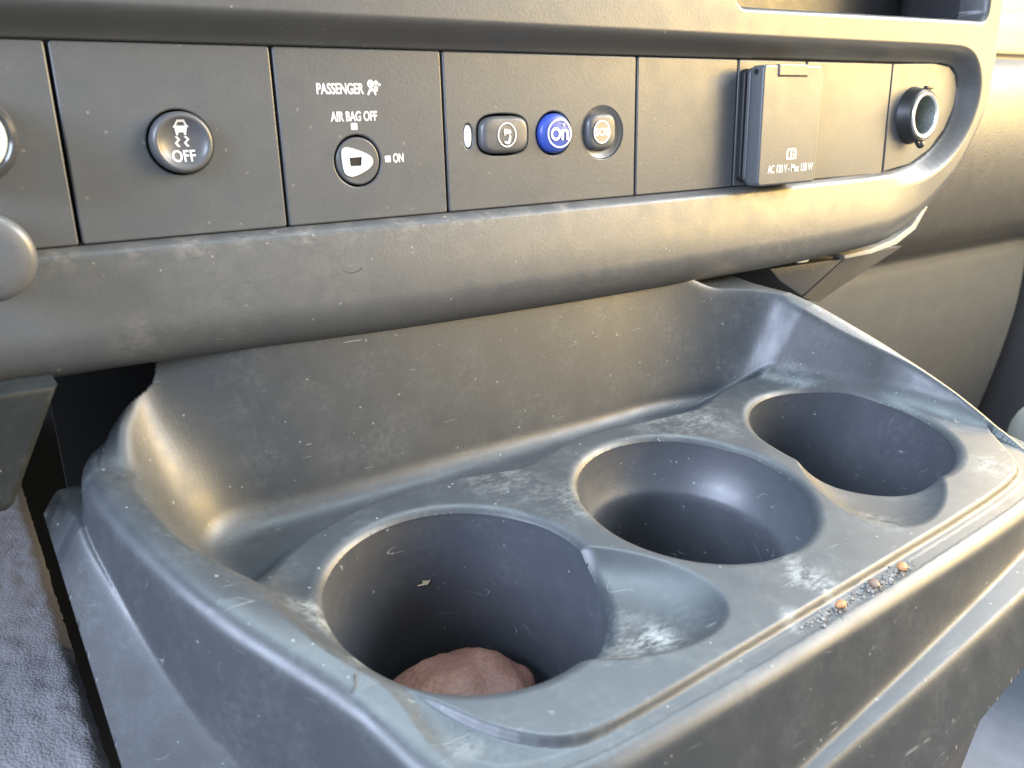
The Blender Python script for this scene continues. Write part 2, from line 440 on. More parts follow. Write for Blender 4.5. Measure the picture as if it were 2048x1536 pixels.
# seated figure struck by a bag
fig = [ell(0.1377, 0.01485, 0.00125, 0.00140, 20), ell(0.1398, 0.0152, .00075, .0008, 16), ell(0.1411, 0.0146, .00050, .00052, 12),
       [(0.1361, .0112), (0.1367, .0110), (0.1374, .0122), (0.1384, .0126), (0.1393, .0109), (0.1397, .0112), (0.1391, .0130), (0.1384, .0134), (0.1372, .0133)],
       [(0.1394, .0128), (0.1390, .0138), (0.1397, .0143), (0.1405, .0138), (0.1402, .0125), (.1398, .0120)]]
for lp in fig: pr.append(flat("f", [lp], yp))
link_mesh("printed_lettering", join_meshes("printed_lettering", pr), M_white, t)
lock = link_mesh("key_switch", plate("key_switch", [ell(*kc, kr, kr, 64)], YS - .0002, .005, .0005, 2), M_panel, t)
sh = chaikin([(.1243, -.0082), (.1250, -.0066), (.1272, -.0064), (.1350, -.0092), (.1366, -.0115), (.1352, -.0140), (.1292, -.0167), (.1262, -.0166), (.1246, -.0148)], 2)
hole = [(.1271, -.0101), (.1321, -.0100), (.1317, -.0131), (.1273, -.0131)]
link_mesh("switch_arrow", plate("switch_arrow", [[tuple(p) for p in sh], hole], YS - .0008, .0006, .0001, 1), M_white, lock)
link_mesh("key_slot", plate("key_slot", [[(.1269, -.0099), (.1323, -.0098), (.1319, -.0133), (.1271, -.0133)]], YS - .00032, .0003, .00005, 1), M_black, lock)
# 4 call button panel
b1 = (0.1936, -0.0040); b2 = (0.2190, -0.0042); b3 = (0.2437, -0.0041)
def o1(s): return superell(b1[0], b1[1], .0112, .0071, 3.4)
def o2(s): return ell(b2[0], b2[1], .0082, .0079, 56)
def o3(s): return superell(b3[0], b3[1], .0079, .0076, 3.2)
grow = lambda P, c, g: [(x + (x - c[0]) / math.hypot(x - c[0], z - c[1]) * g, z + (z - c[1]) / math.hypot(x - c[0], z - c[1]) * g) for x, z in P]
rc = (0.2453, -0.0046)
t = module(XE[3], XE[4], "dark panel with a row of voice, blue and SOS buttons",
           [ell(0.1775, -0.0042, .0022, .0047, 32), grow(o1(1), b1, .0009), grow(o2(1), b2, .0008), ell(rc[0], rc[1], .0112, .0108, 56)])
link_mesh("indicator_lens", dome_button("indicator_lens", lambda s: ell(.1775, -.0042, .0018, .0043, 32), .1775, -.0042, YS + .0008, .0006, .0005), M_lens, t)
bb = link_mesh("button", dome_button("button", o1, *b1, YS, .0024, .0021, 6, .0003), M_button, t, "grey rounded rectangle button with a ringed white voice command figure")
yb_ = YS - .0029
def ring_(cx, cz, rx, rz, w): return [ell(cx, cz, rx, rz), ell(cx, cz, rx - w, rz - w, rev=True)]
v0 = (0.1938, -0.0041)
sy = [flat("r", ring_(v0[0], v0[1], .0044, .0047, .0005), yb_), flat("h", [ell(.1949, -.0030, .00085, .0009, 20)], yb_),
      flat("b", [[(.1950, -.0040), (.1957, -.0046), (.1955, -.0066), (.1946, -.0077), (.1926, -.0072), (.1925, -.0064), (.1940, -.0066), (.1945, -.0055)]], yb_)]
for k, (dx, hh) in enumerate(((-.0008, .0009), (-.0014, .0012), (-.0020, .0014))):
    x0 = .1945 + dx
    sy.append(flat("w", [[(x0, -.0030 + .0012), (x0 + .0003, -.0030 + .0012), (x0 + .0001, -.0030), (x0 + .0003, -.0030 - hh * .9), (x0, -.0030 - hh * .9), (x0 - .00022, -.0030)]], yb_))
link_mesh("printed_symbol", join_meshes("printed_symbol", sy), M_white, bb)
bb = link_mesh("button", dome_button("button", o2, *b2, YS, .0026, .0024, 6, .0004), M_blue, t, "round blue button marked On with a star in a white ring")
yb_ = YS - .0032
n0 = (0.2197, -0.0042)
star = [(.2219 + (.00085 if i % 2 == 0 else .00036) * math.sin(math.pi * i / 5), -.0009 + (.00085 if i % 2 == 0 else .00036) * math.cos(math.pi * i / 5)) for i in range(10)]
sy = [flat("r", ring_(n0[0], n0[1], .0062, .0058, .00065), yb_), flat("s", [star], yb_),
      flat("o", ring_(.2177, -.0044, .0026, .0026, .00105), yb_),
      flat("n", [[(.2206, -.0069), (.2206, -.0026), (.2216, -.0026), (.2217, -.0031), (.2223, -.0026), (.2232, -.0025), (.2240, -.0031), (.2242, -.0040), (.2242, -.0069), (.2231, -.0069), (.2231, -.0042), (.2227, -.0035), (.2220, -.0036), (.2217, -.0043), (.2217, -.0069)]], yb_)]
link_mesh("printed_symbol", join_meshes("printed_symbol", sy), M_white, bb)
link_mesh("button_recess", lathe_y("button_recess", [(.0114, .0001), (.0109, -.0001), (.0099, -.0005), (.0089, -.0009), (.0084, -.0010), (.0080, -.0012)], rc[0] - .0006, rc[1] + .0003, YS, 56, 1.0, .96), M_panel, t)
bb = link_mesh("button", dome_button("button", o3, *b3, YS + .0004, .0024, .0020, 6, .0003), M_button, t, "small grey button with a cream SOS disc in a round recess")
yb_ = YS - .0025
s0 = (0.2428, -0.0042)
link_mesh("printed_disc", join_meshes("printed_disc", [flat("d", [ell(s0[0], s0[1], .0041, .0043)], yb_)]), M_cream, bb)
link_mesh("printed_lettering", join_meshes("printed_lettering", [flat("r", ring_(s0[0], s0[1], .0046, .0048, .0006), yb_ - .00008),
          text_mesh("SOS", s0[0] - .0038, s0[0] + .0038, s0[1] - .0016, s0[1] + .0016, yb_ - .0001, .022)]), M_white, bb)
# 5 blank
module(XE[4], XE[5], "blank panel left of the flip lid power outlet")
# 6 outlet
t = module(XE[5], XE[6], "panel with the raised flip lid outlet printed AC 120 V")
link_mesh("gasket", plate("gasket", [rrect(.3302, .3716, -.0298, .0222, .003)], YS - .0030, .0032, .0006, 2), M_rubber, t)
link_mesh("outlet_base", plate("outlet_base", [rrect(.3312, .3716, -.0303, .0226, .003)], YS - .0056, .0025, .0008, 3), M_panel, t)
lid = link_mesh("outlet_lid", plate("outlet_lid", [rrect(.3304, .3738, -.0319, .0233, .0024)], YS - .0140, .0078, .0010, 4), M_panel, t)
link_mesh("hinge_tab", plate("hinge_tab", [rrect(.3405, .3616, .0184, .0236, .0005)], YS - .0146, .0030, .0005, 3), M_panel, lid)
link_mesh("hinge_slot", plate("hinge_slot", [rrect(.3401, .3620, .0179, .02325, .0004)], YS - .01408, .0004, .00005, 1), M_black, lid)
pin = bpy.data.meshes.new("hinge_pin_hole")
bm = bmesh.new(); bmesh.ops.create_cone(bm, cap_ends=True, segments=20, radius1=.0013, radius2=.0013, depth=.0006)
bm.to_mesh(pin); bm.free(); pin.transform(Matrix.Translation((.3304, YS - .0095, .0204)) @ Matrix.Rotation(math.pi / 2, 4, 'Y'))
link_mesh("hinge_pin_hole", pin, M_black, lid)
yl = YS - .01406
bk = [flat("b", [[(.3504, -.0200), (.3504, -.0160), (.3512, -.0150), (.3530, -.0148), (.3538, -.0152), (.3546, -.0148), (.3564, -.0148), (.3572, -.0154), (.3576, -.0165), (.3576, -.0200)],
                 [(.3513, -.0192), (.3533, -.0192), (.3533, -.0156), (.3520, -.0157), (.3513, -.0164)], [(.3543, -.0192), (.3567, -.0192), (.3567, -.0164), (.3560, -.0157), (.3543, -.0156)]], yl),
      flat("i", [rrect(.3552, .3558, -.0186, -.0172, .0001)], yl), flat("i", [rrect(.3552, .3558, -.0168, -.0163, .0001)], yl),
      text_mesh("AC 120 V - Max 150 W", .3372, .3712, -.0261, -.0223, yl, .004)]
link_mesh("printed_lettering", join_meshes("printed_lettering", bk), M_white, lid)
# 7 blank
module(XE[6], XE[7], "blank panel between the flip lid outlet and the round socket")
# 8 socket
sc_ = (0.4768, -0.0012)
curve = [(XE[7] + G, ZT), (.4942, .0272), (.5096, .0257), (.5168, .0215), (.5212, .0125), (.5193, .0025), (.5122, -.0096), (.4990, -.0206), (.4800, -.0284), (.4536 + G, -.0315)][::-1]
t = module(XE[7], .5212, "end panel with curved right side and round open power socket", [ell(*sc_, .0105, .0105, 40)], curve)
R0 = .0146
link_mesh("socket_collar", lathe_y("socket_collar", [(R0 + .0012, -.0002), (R0 + .0011, .0008), (R0 + .0004, .0016), (R0, .0068), (R0 - .0004, .0076), (R0 - .0012, .0079), (R0 - .0016, .0076), (.0121, .0070), (.0119, .0040)], *sc_, YS), M_rubber, t)
link_mesh("socket_ring", lathe_y("socket_ring", [(.0126, .0070), (.0125, .0082), (.0121, .0087), (.0112, .0086), (.0106, .0080), (.0104, .0070)], *sc_, YS), simple("socket_rim", (.80, .80, .76), .28, 0.6, .05), t)
link_mesh("socket_barrel", lathe_y("socket_barrel", [(.0104, .0078), (.0103, .0), (.0102, -.025), (.0095, -.0265), (.0001, -.0265)], *sc_, YS), M_metal, t)
link_mesh("lid_catch", boxm("lid_catch", .4755, .4822, YS - .0084, YS - .0058, .0128, .0146, .0004), M_rubber, t)
bm = bmesh.new(); bmesh.ops.create_icosphere(bm, subdivisions=3, radius=.0022, matrix=Matrix.Translation((.4775, YS - .0066, -.0173)))
bmesh.ops.create_cone(bm, cap_ends=True, segments=16, radius1=.0012, radius2=.0012, depth=.006, matrix=Matrix.Translation((.4772, YS - .0062, -.0163)) @ Matrix.Rotation(math.pi / 2, 4, 'Y'))
me = bpy.data.meshes.new("lid_hinge"); bm.to_mesh(me); bm.free(); smooth(me, 60); link_mesh("lid_hinge", me, M_rubber, t)

# knobs at the left picture edge
kx, kz = 0.0112, 0.0002
t = thing("rotary_knob", (kx, YS, kz - .0128), "upper round knob with a glossy pale centre at the left edge", "knob", "knobs at the left edge")
link_mesh("knob_body", lathe_y("knob_body", [(.0122, .0002), (.0126, .002), (.0127, .016), (.0124, .0188), (.0117, .0203), (.0106, .0206), (.0098, .0200), (.0096, .0180)], kx, kz, YS), simple("knob_gloss", (.05, .05, .05), .16, noise_amt=.05), t)
link_mesh("knob_face", lathe_y("knob_face", [(.0097, .0185), (.0096, .0199), (.0088, .0206), (.0060, .0213), (.0030, .0216), (.0001, .0217)], kx, kz, YS), simple("knob_pale", (.72, .78, .77), .22, noise_amt=.05), t)
kx, kz = 0.0101, -0.0305
t = thing("rotary_knob", (kx, YS, kz - .0122), "lower plain grey round knob overlapping the dashboard edge at the left", "knob", "knobs at the left edge")
link_mesh("knob_body", lathe_y("knob_body", [(.0108, .0002), (.0112, .006), (.0119, .0265), (.0117, .0285), (.0110, .0300), (.0100, .0305)], kx, kz, YS), M_button, t)
link_mesh("knob_face", lathe_y("knob_face", [(.0103, .0303), (.0098, .0306), (.0060, .0309), (.0001, .0310)], kx, kz, YS), M_panel, t)

# ================================================================== CUP HOLDER TRAY
TL = math.radians(7.9079); TD = 0.156212
ct, st_ = math.cos(TL), math.sin(TL)
def t2w(u, v, w):
    return np.stack([u, v * ct - (w - TD) * st_, v * st_ + (w - TD) * ct], -1)
def tw(u, v, w): return Vector(t2w(np.float64(u), np.float64(v), np.float64(w)))
crest = chaikin([(0.063, 0.40), (0.058, 0.283), (0.043, 0.2745), (0.0310, 0.265), (0.0270, 0.250), (0.0319, 0.2264), (0.0433, 0.1882), (0.0564, 0.1656), (0.0664, 0.1485), (0.0700, 0.1352), (0.0735, 0.1225), (0.0800, 0.1125), (0.0905, 0.1072),
         (0.1050, 0.1050), (0.1224, 0.1050), (0.1589, 0.1055), (0.1927, 0.1068), (0.2327, 0.1083), (0.29, 0.1115), (0.322, 0.1138), (0.345, 0.1178), (0.3600, 0.1258), (0.3668, 0.1375), (0.3690, 0.150),
         (0.3695, 0.172), (0.3655, 0.199), (0.3565, 0.2223), (0.3470, 0.240), (0.3390, 0.256), (0.3340, 0.275), (0.332, 0.40)], 3)
deckp = chaikin([(0.0600, 0.190), (0.0640, 0.180), (0.0690, 0.165), (0.0755, 0.147), (0.0826, 0.134), (0.0880, 0.1242), (0.0945, 0.1167), (0.1011, 0.1118), (0.1098, 0.1097), (0.1269, 0.1101), (0.1667, 0.1123), (0.2161, 0.1150), (0.2975, 0.1194),
         (0.335, 0.1235), (0.3490, 0.1295), (0.3590, 0.1420), (0.380, 0.165), (0.385, 0.215), (0.3631, 0.2254), (0.3506, 0.2340), (0.3322, 0.2388), (0.3064, 0.2412), (0.2880, 0.2362), (0.2720, 0.2292), (0.2578, 0.2284), (0.2350, 0.2300), (0.2117, 0.2322), (0.1930, 0.2304),
         (0.1818, 0.2264), (0.1692, 0.2222), (0.1571, 0.2242), (0.1381, 0.2287), (0.1101, 0.2287), (0.0852, 0.2216), (0.0700, 0.2120), (0.0610, 0.2020)], 1)
CUPS = [(0.11164, 0.17309, 0.0424), (0.21212, 0.17877, 0.0427), (0.31069, 0.18212, 0.0423)]
NOTCH = [((0.1405, 0.1495), (0.0335, -0.0220), 0.0260, 0.0070, 0), ((0.2895, 0.1590), (-0.0335, -0.0315), 0.0278, 0.0064, 2)]
BOWL = chaikin([(0.0620, 0.085), (0.0720, 0.120), (0.0738, 0.138), (0.0708, 0.155), (0.0662, 0.172), (0.0632, 0.195), (0.0605, 0.220), (0.0560, 0.2555), (0.110, 0.2535), (0.20, 0.2560), (0.3080, 0.2600), (0.3440, 0.2065),
         (0.3575, 0.190), (0.3620, 0.172), (0.3680, 0.152), (0.3850, 0.125), (0.395, 0.085)], 5)
class Field:
    """signed distance to an outline, tabulated once on a fine grid and read back by interpolation"""
    def __init__(self, P, u0=-.02, u1=.41, v0=.055, v1=.32, h=.0006):
        self.u0, self.v0, self.h = u0, v0, h
        uu = np.arange(u0, u1 + h, h); vv = np.arange(v0, v1 + h, h)
        self.g = poly_sdf(P, *np.meshgrid(uu, vv))
    def __call__(self, u, v):
        a = np.clip((np.asarray(u) - self.u0) / self.h, 0, self.g.shape[1] - 1.001); b = np.clip((np.asarray(v) - self.v0) / self.h, 0, self.g.shape[0] - 1.001)
        i = a.astype(int); j = b.astype(int); a = a - i; b = b - j; g = self.g
        return (g[j, i] * (1 - a) + g[j, i + 1] * a) * (1 - b) + (g[j + 1, i] * (1 - a) + g[j + 1, i + 1] * a) * b
F_CREST, F_DECK, F_BOWL = Field(crest), Field(deckp), Field(BOWL)
def rim_h(u, v):
    rl = np.interp(v, [.12, .149, .164, .187, .2256, .247, .31], [.0000, .0040, .0080, .0140, .020, .024, .030])
    rr = np.interp(v, [.128, .1375, .15, .172, .199, .2223, .238, .25, .31], [0, .001, .004, .012, .021, .030, .0365, .040, .042])
    k = sstep(u, .15, .25); return rl * (1 - k) + rr * k - .0023
def height(u, v, fillet=True):
    sd = F_CREST(u, v); r = rim_h(u, v)
    ku = sstep(u, .15, .25)
    # --- inside
    rear = sstep(v, .150, .195)
    sdk = F_DECK(u, v)
    rho = .0012 * (1 - rear) + .0040 * rear; slo = 2.4 * (1 - rear) + 1.5 * rear
    deck = -slo * hyp(-sdk + .0006, rho)
    floor = -.0023 * (1 - sstep(v, .185, .222)) * (1 - sstep(v, .128, .152) * sstep(u, .130, .095)) - .0150 * sstep(v, .185, .222)
    H = smax(deck, floor, .0005 + .0055 * rear)
    # thumb notches
    for (c, ax, lat, dep, ci) in NOTCH:
        La = math.hypot(*ax); ex = (ax[0] / La, ax[1] / La)
        p = ((u - c[0]) * ex[0] + (v - c[1]) * ex[1]) / La; q = (-(u - c[0]) * ex[1] + (v - c[1]) * ex[0]) / lat
        rr2 = np.where(p > 0, np.abs(p) ** 1.7, 0) + np.abs(q) ** 2.0
        scoop = -dep * (1 - np.maximum(rr2, 0) ** 2.1)
        scoop = np.where(p < -.9, 1.0, scoop)
        H = -smax(-H, -scoop, .0007)
    # --- walls of the bowl: concave fillet growing out of the floor, levelling into the rim
    q = -F_BOWL(u, v)
    kb = sstep(v, .235, .256)
    rb = .014 * (1 - ku) + .011 * ku; rb = rb - .004 * kb * sstep(u, .06, .10) * sstep(u, .34, .30)
    x = np.maximum(q + .45 * rb, 0)
    sl = 1.75 + 1.5 * sstep(u, .045, .085)
    an = np.arctan(sl); xm = np.sin(an) * rb
    fil = rb - np.sqrt(np.maximum(rb * rb - np.minimum(x, xm) ** 2, 0)) + np.maximum(x - xm, 0) * sl
    top = r + (np.interp(u, [.03, .042, .055, .07, .14], [.024, .034, .048, .056, .058]) - r) * sstep(v, .250, .268) * sstep(u, .315, .27)
    top = top - (.34 * (1 - ku) + .25 * ku) * hyp(np.minimum(sd, .012), .004) * (1 - sstep(v, .245, .262)) * sstep(r, .002, .012)
    front = sstep(v, .165, .135)
    top = top + 3.0 * np.maximum(0, sd - (.0040 * front + .020 * (1 - front))) * (1 - sstep(v, .24, .255))
    Hin = -smax(-(H + fil), -top, .0004 + (.0055 * (1 - ku) + .0045 * ku) * sstep(r, .000, .012))
    # --- outside
    e = np.maximum(-sd, 0)
    tf = np.maximum(sstep(v, .172, .112), sstep(u, .075, .12))
    s1 = 9.0 * (1 - tf) + 2.7 * tf; rc_ = .0058
    xm1 = rc_ * s1 / np.sqrt(1 + s1 * s1); ec = np.minimum(e, xm1)
    main = r - (rc_ - np.sqrt(rc_ * rc_ - ec * ec) + np.maximum(e - xm1, 0) * s1)
    wl = np.maximum(-.0186 - (.285 - u) * .11, -.042)
    wf = np.interp(v, [.165, .1733, .185, .20, .2137, .227, .2475, .265], [-.030, -.026, -.022, -.0165, -.010, -.003, .0075, .0115]) * (1 - tf) + wl * tf
    e0 = np.interp(v, [.165, .18, .20, .23, .252, .266], [.0058, .0064, .0076, .0078, .0082, .0140]) * (1 - tf) + .0180 * tf
    s2 = 1.8 * (1 - tf) + 3.0 * tf
    skirt = wf - s2 * hyp(e - e0, .0012 + .0023 * tf)
    out = smax(main, skirt, .0016 + .0014 * tf)
    H = np.where(sd > 0, Hin, out)
    if fillet:
        rf = .0048
        for (cu_, cv_, R) in CUPS:
            q = np.hypot(u - cu_, v - cv_) - R
            t = np.clip(q + .0008, .0008, rf)
            H = H - (rf - np.sqrt(np.maximum(0, rf * rf - (rf - t) ** 2)))
    return H
du = 0.00045
us = np.arange(-0.004, 0.3905, du); vs = np.arange(0.070, 0.3000, du)
U, Vv = np.meshgrid(us, vs)
# snap grid vertices onto the cup rims
for (cu_, cv_, R) in CUPS:
    q = np.hypot(U - cu_, Vv - cv_); m = np.abs(q - R) < .68 * du
    k = np.where(m, R / np.maximum(q, 1e-9), 1.0)
    U = cu_ + (U - cu_) * k; Vv = cv_ + (Vv - cv_) * k
Hh = height(U, Vv)
def trim(u, v, w):
    """positive = kept; lower edge of the moulding: near the side a straight edge, along the front a line under the lip"""
    left_ = (u - .0121 * (1 - w / .1562)) * 3.0
    front_ = w - np.maximum(-.0400 - (.29 - u) * .2, -.088)
    return np.minimum(left_, front_)
sdc = poly_sdf(crest, U, Vv)
# slide the vertices nearest the lower trim line onto it, so the cut edge is clean
g = trim(U, Vv, Hh); gu = (trim(U + 1e-4, Vv, height(U + 1e-4, Vv)) - g) / 1e-4; gv = (trim(U, Vv + 1e-4, height(U, Vv + 1e-4)) - g) / 1e-4
n2 = gu ** 2 + gv ** 2 + 1e-9
m0 = np.zeros(U.shape, bool)
for _ in range(2):
    su, sv = -g * gu / n2, -g * gv / n2
    m = (np.hypot(su, sv) < .62 * du) & (sdc < -.003)
    U = np.where(m, U + su, U); Vv = np.where(m, Vv + sv, Vv); Hh = np.where(m, height(U, Vv), Hh)
    g = trim(U, Vv, Hh); m0 |= m
gg = np.where(m0, 0, g)
keep = ~((cellc(gg) < -1e-6) & (cellc(sdc) < -.003))
# clean diagonal end where the left rim tucks away under the dashboard
g2 = np.where(U < .07, np.maximum(U - .030, 0) * 1.1 - (Vv - .2665), 1.0); m2 = np.abs(g2) < .55 * du
Vv = np.where(m2, Vv + g2, Vv); Hh = np.where(m2, height(U, Vv), Hh); g2 = np.where(m2, 0, g2)
keep &= ~(cellc(Vv) > .290) & ~(cellc(g2) < -1e-6)
for (cu_, cv_, R) in CUPS: keep &= (np.hypot(cellc(U) - cu_, cellc(Vv) - cv_) > R - 1e-5)
TRAY0 = tw(.20, .18, -.09)
scf = [((.1491, .130, -.004), .010, 1.0), ((.1400, .135, -.006), .022, .5), ((.2057, .124, 0), .011, .9), ((.2054, .1135, 0), .008, .8), ((.1859, .1121, 0), .006, 1.0), ((.2593, .132, -.006), .012, .9),
       ((.3352, .1328, 0), .014, .8), ((.0809, .1241, 0), .006, .8), ((.0646, .1861, .002), .006, .9), ((.0700, .178, .0), .010, .8), ((.0680, .160, .0), .006, .9), ((.2097, .1372, 0), .010, .7),
       ((.1682, .195, 0), .018, .5), ((.2605, .2200, 0), .020, .5), ((.2415, .2285, 0), .02, .5), ((.33, .232, .002), .014, .5), ((.155, .22, 0), .02, .45), ((.012, .268, .004), .012, 1.0), ((.0235, .262, .02), .012, .5)]
scf = [(tuple(tw(*p) - TRAY0), r, a) for p, r, a in scf]
M_tray = plastic("tray_plastic", (0.029, 0.034, 0.040), 0.43, 1100, 0.11, 0.15, (0.30, 0.32, 0.32), .40, scuffs=scf, scratch=.55)
M_well = plastic("cup_well_plastic", (0.050, 0.056, 0.068), 0.42, 1500, 0.08, 0.12, (0.30, 0.32, 0.33), .5, scratch=.8)
tray = thing("cup_holder_tray", TRAY0, "dark grey moulded console tray with three round cup holders, dusty and scuffed", "cup holder")
me = grid_mesh("tray_body", t2w(U, Vv, Hh), keep)
smooth(me, 180)
link_mesh("tray_body", me, M_tray, tray)
del U, Vv, Hh, keep, gg, gu, gv, g
def well(ci, segs, label):
    cu_, cv_, R = CUPS[ci]; n = 160
    th = np.linspace(0, 2 * math.pi, n, endpoint=False)
    uu = cu_ + (R + .0003) * np.cos(th); vv = cv_ + (R + .0003) * np.sin(th)
    top = height(uu, vv, False) - .0022
    rings = [list(map(tuple, t2w(uu, vv, top)))]
    for k, (rr_, w) in enumerate(segs):
        ww = np.minimum(w, top - .0008 * (k + 1))
        rings.append(list(map(tuple, t2w(cu_ + (R + .0003) * rr_ * np.cos(th), cv_ + (R + .0003) * rr_ * np.sin(th), ww))))
    me = loft_y("cup_well", rings, False, False)
    bm = bmesh.new(); bm.from_mesh(me); bmesh.ops.reverse_faces(bm, faces=bm.faces); bm.to_mesh(me); bm.free()
    smooth(me, 60)
    link_mesh("cup_well", me, M_well, tray, label)
deep = [(.995, -.014), (.985, -.025), (.965, -.05), (.945, -.074), (.93, -.080), (.89, -.0825), (.5, -.083), (.01, -.083)]
well(0, deep, "nearest cup well, deep, with the brown lump in it")
well(1, [(.985, -.008), (.93, -.0165), (.875, -.0205), (.855, -.0218), (.842, -.0232), (.836, -.026), (.82, -.05), (.80, -.072), (.76, -.076), (.4, -.0765), (.01, -.0765)], "middle cup well with a stepped ledge inside")
well(2, deep, "farthest cup well, deep and empty")

# things in and on the tray
# mottled reddish brown lump
bm = bmesh.new(); bmesh.ops.create_icosphere(bm, subdivisions=5, radius=1.0)
import mathutils
for v in bm.verts:
    n_ = mathutils.noise.noise(v.co * 2.2) * .10 + mathutils.noise.noise(v.co * 6) * .03
    v.co = v.co * (1 + n_)
c = tw(.1150, .1800, -.0600)
for v in bm.verts: v.co = Vector((v.co.x * .0290, v.co.y * .0250, v.co.z * .0190)) + c
me = bpy.data.meshes.new("brown_lump"); bm.to_mesh(me); bm.free(); smooth(me, 180)
M_brown = plastic("brown_skin", (0.15, 0.066, 0.047), 0.6, 700, .35, 1.0, (.30, .15, .10), .1, scratch=.9, bump_dist=.0009)
o = link_mesh("brown_lump", me, M_brown); tag(o, "mottled reddish brown lump lying in the bottom of the nearest cup holder", "lump"); recentre(o)
# seeds and grit in the channel along the front edge
M_seed = simple("orange_seed", (.27, .125, .045), .5, noise_amt=.3, scale=900)
for (u_, v_, s, rz, lab) in ((.2386, .1112, .0025, .5, "brightest orange seed, farthest right in the grit along the tray's front edge"),
                             (.2224, .1105, .0024, 1.1, "dull brownish seed half buried in grit between the two orange seeds"),
                             (.2042, .1095, .0023, .2, "orange seed at the left end of the grit along the tray's front edge")):
    bm = bmesh.new(); bmesh.ops.create_icosphere(bm, subdivisions=3, radius=1)
    for v in bm.verts:
        k = 1 + .12 * mathutils.noise.noise(v.co * 2 + Vector((u_ * 100, 0, 0)))
        v.co = Vector((v.co.x * s * k, v.co.y * s * .68 * k, v.co.z * s * .4))
    bmesh.ops.rotate(bm, verts=bm.verts, cent=(0, 0, 0), matrix=Matrix.Rotation(rz, 3, 'Z'))
    bmesh.ops.translate(bm, verts=bm.verts, vec=tw(u_, v_, -.0012 + s * .2))
    me = bpy.data.meshes.new("seed"); bm.to_mesh(me); bm.free(); smooth(me, 180)
    o = link_mesh("seed", me, M_seed if s != .0024 else simple("brown_seed", (.14, .085, .06), .5, noise_amt=.3, scale=900)); tag(o, lab, "seed", "seeds in the grit"); recentre(o)
rs = np.random.RandomState(3)
V = []; F = []
hs = []
for i in range(420):
    a = rs.rand()
    if a < .68: u_ = rs.normal(.2300, .0085)
    else: u_ = rs.normal(.2000, .0055)
    v_ = .1095 + (u_ - .20) * .045 + rs.normal(0, .0011)
    hs.append((u_, v_))
hv = height(np.array([h[0] for h in hs]), np.array([h[1] for h in hs]))
for (u_, v_), w_ in zip(hs, hv):
    s = .00022 + .00055 * rs.rand() ** 2; b0 = len(V); c = tw(u_, v_, w_ + s * .3)
    R_ = Matrix.Rotation(rs.rand() * 6, 3, 'Z') @ Matrix.Rotation(rs.rand() * 6, 3, 'X')
    for p in ((1, 0, 0), (-1, 0, 0), (0, 1, 0), (0, -1, 0), (0, 0, 1), (0, 0, -1)):
        V.append(tuple(c + R_ @ Vector(p) * s * (0.7 + .6 * rs.rand())))
    for f in ((0, 2, 4), (2, 1, 4), (1, 3, 4), (3, 0, 4), (2, 0, 5), (1, 2, 5), (3, 1, 5), (0, 3, 5)): F.append(tuple(b0 + q for q in f))
me = bpy.data.meshes.new("grit"); me.from_pydata(V, [], F)
o = link_mesh("grit", me, simple("grit", (.20, .185, .165), .8, noise_amt=.8, scale=900)); o['kind'] = 'stuff'; o['label'] = "grey grit and crumbs gathered along the tray's front edge"
# tan paper scrap on the inside wall of the nearest cup
d = Vector((.4024, .7984, -.5163)); s_ = None
best = None
for k in range(1, 4000):
    p = d * (k * .0002)
    v_ = p.y * ct + p.z * st_; w_ = -p.y * st_ + p.z * ct + TD; u_ = p.x
    rad = math.hypot(u_ - CUPS[0][0], v_ - CUPS[0][1])
    if w_ < -.006 and rad > CUPS[0][2] * .985 and v_ > CUPS[0][1]: best = (u_, v_, w_); break
if best:
    a0 = math.atan2(best[1] - CUPS[0][1], best[0] - CUPS[0][0])
    def onwall(dx, dw, off):
        rr_ = CUPS[0][2] * .982 - off; a = a0 - dx / rr_
        return tuple(tw(CUPS[0][0] + rr_ * math.cos(a), CUPS[0][1] + rr_ * math.sin(a), best[2] + dw))
    pts = [(-.0026, -.0006), (-.0008, -.0002), (-.0007, .0010), (.0012, .0004), (.0020, .0007), (.0013, -.0004), (.0010, -.0009), (-.0010, -.0008)]
    V = [onwall(a, b, .0003) for a, b in pts] + [onwall(a, b, .0007) for a, b in pts]; n = len(pts)
    F = [tuple(range(n)), tuple(range(n, 2 * n))[::-1]] + [(i, (i + 1) % n, n + (i + 1) % n, n + i) for i in range(n)]
    me = bpy.data.meshes.new("scrap"); me.from_pydata(V, [], F)
    o = link_mesh("scrap", me, simple("tan_scrap", (.62, .50, .36), .7)); tag(o, "tiny pale tan scrap stuck to the inside wall of the nearest cup holder", "scrap"); recentre(o)
# hairs
M_hair = simple("dark_hair", (.03, .018, .014), .5)
hp = []
for u_, v_ in ((.0662, .1530), (.0655, .1512), (.0645, .1500), (.0632, .1492)):
    hp.append(tw(u_, v_, float(height(np.array([u_]), np.array([v_]))[0]) + .0004))
o = link_mesh("hair", tube("hair", hp, lambda t: .00022 * (1.2 - t)), M_hair); tag(o, "short dark hair lying on the tray's front left rim", "hair", "stray dark hairs"); recentre(o)

# ================================================================== SURROUNDINGS
# knee panel hanging below the dashboard at the left
o = link_mesh("knee_panel", plate("knee_panel", [[(-.12, -.0660), (.0213, -.0692), (.0185, -.0745), (.0044, -.1022), (.0020, -.1039), (-.12, -.1039)]], .268, .03, .0018, 4),
              plastic("knee_plastic", (.012, .015, .015), .65, 1000, .12, .1, spec=.3)); tag(o, "dark plastic knee panel hanging below the dashboard at the left edge", "panel"); recentre(o)
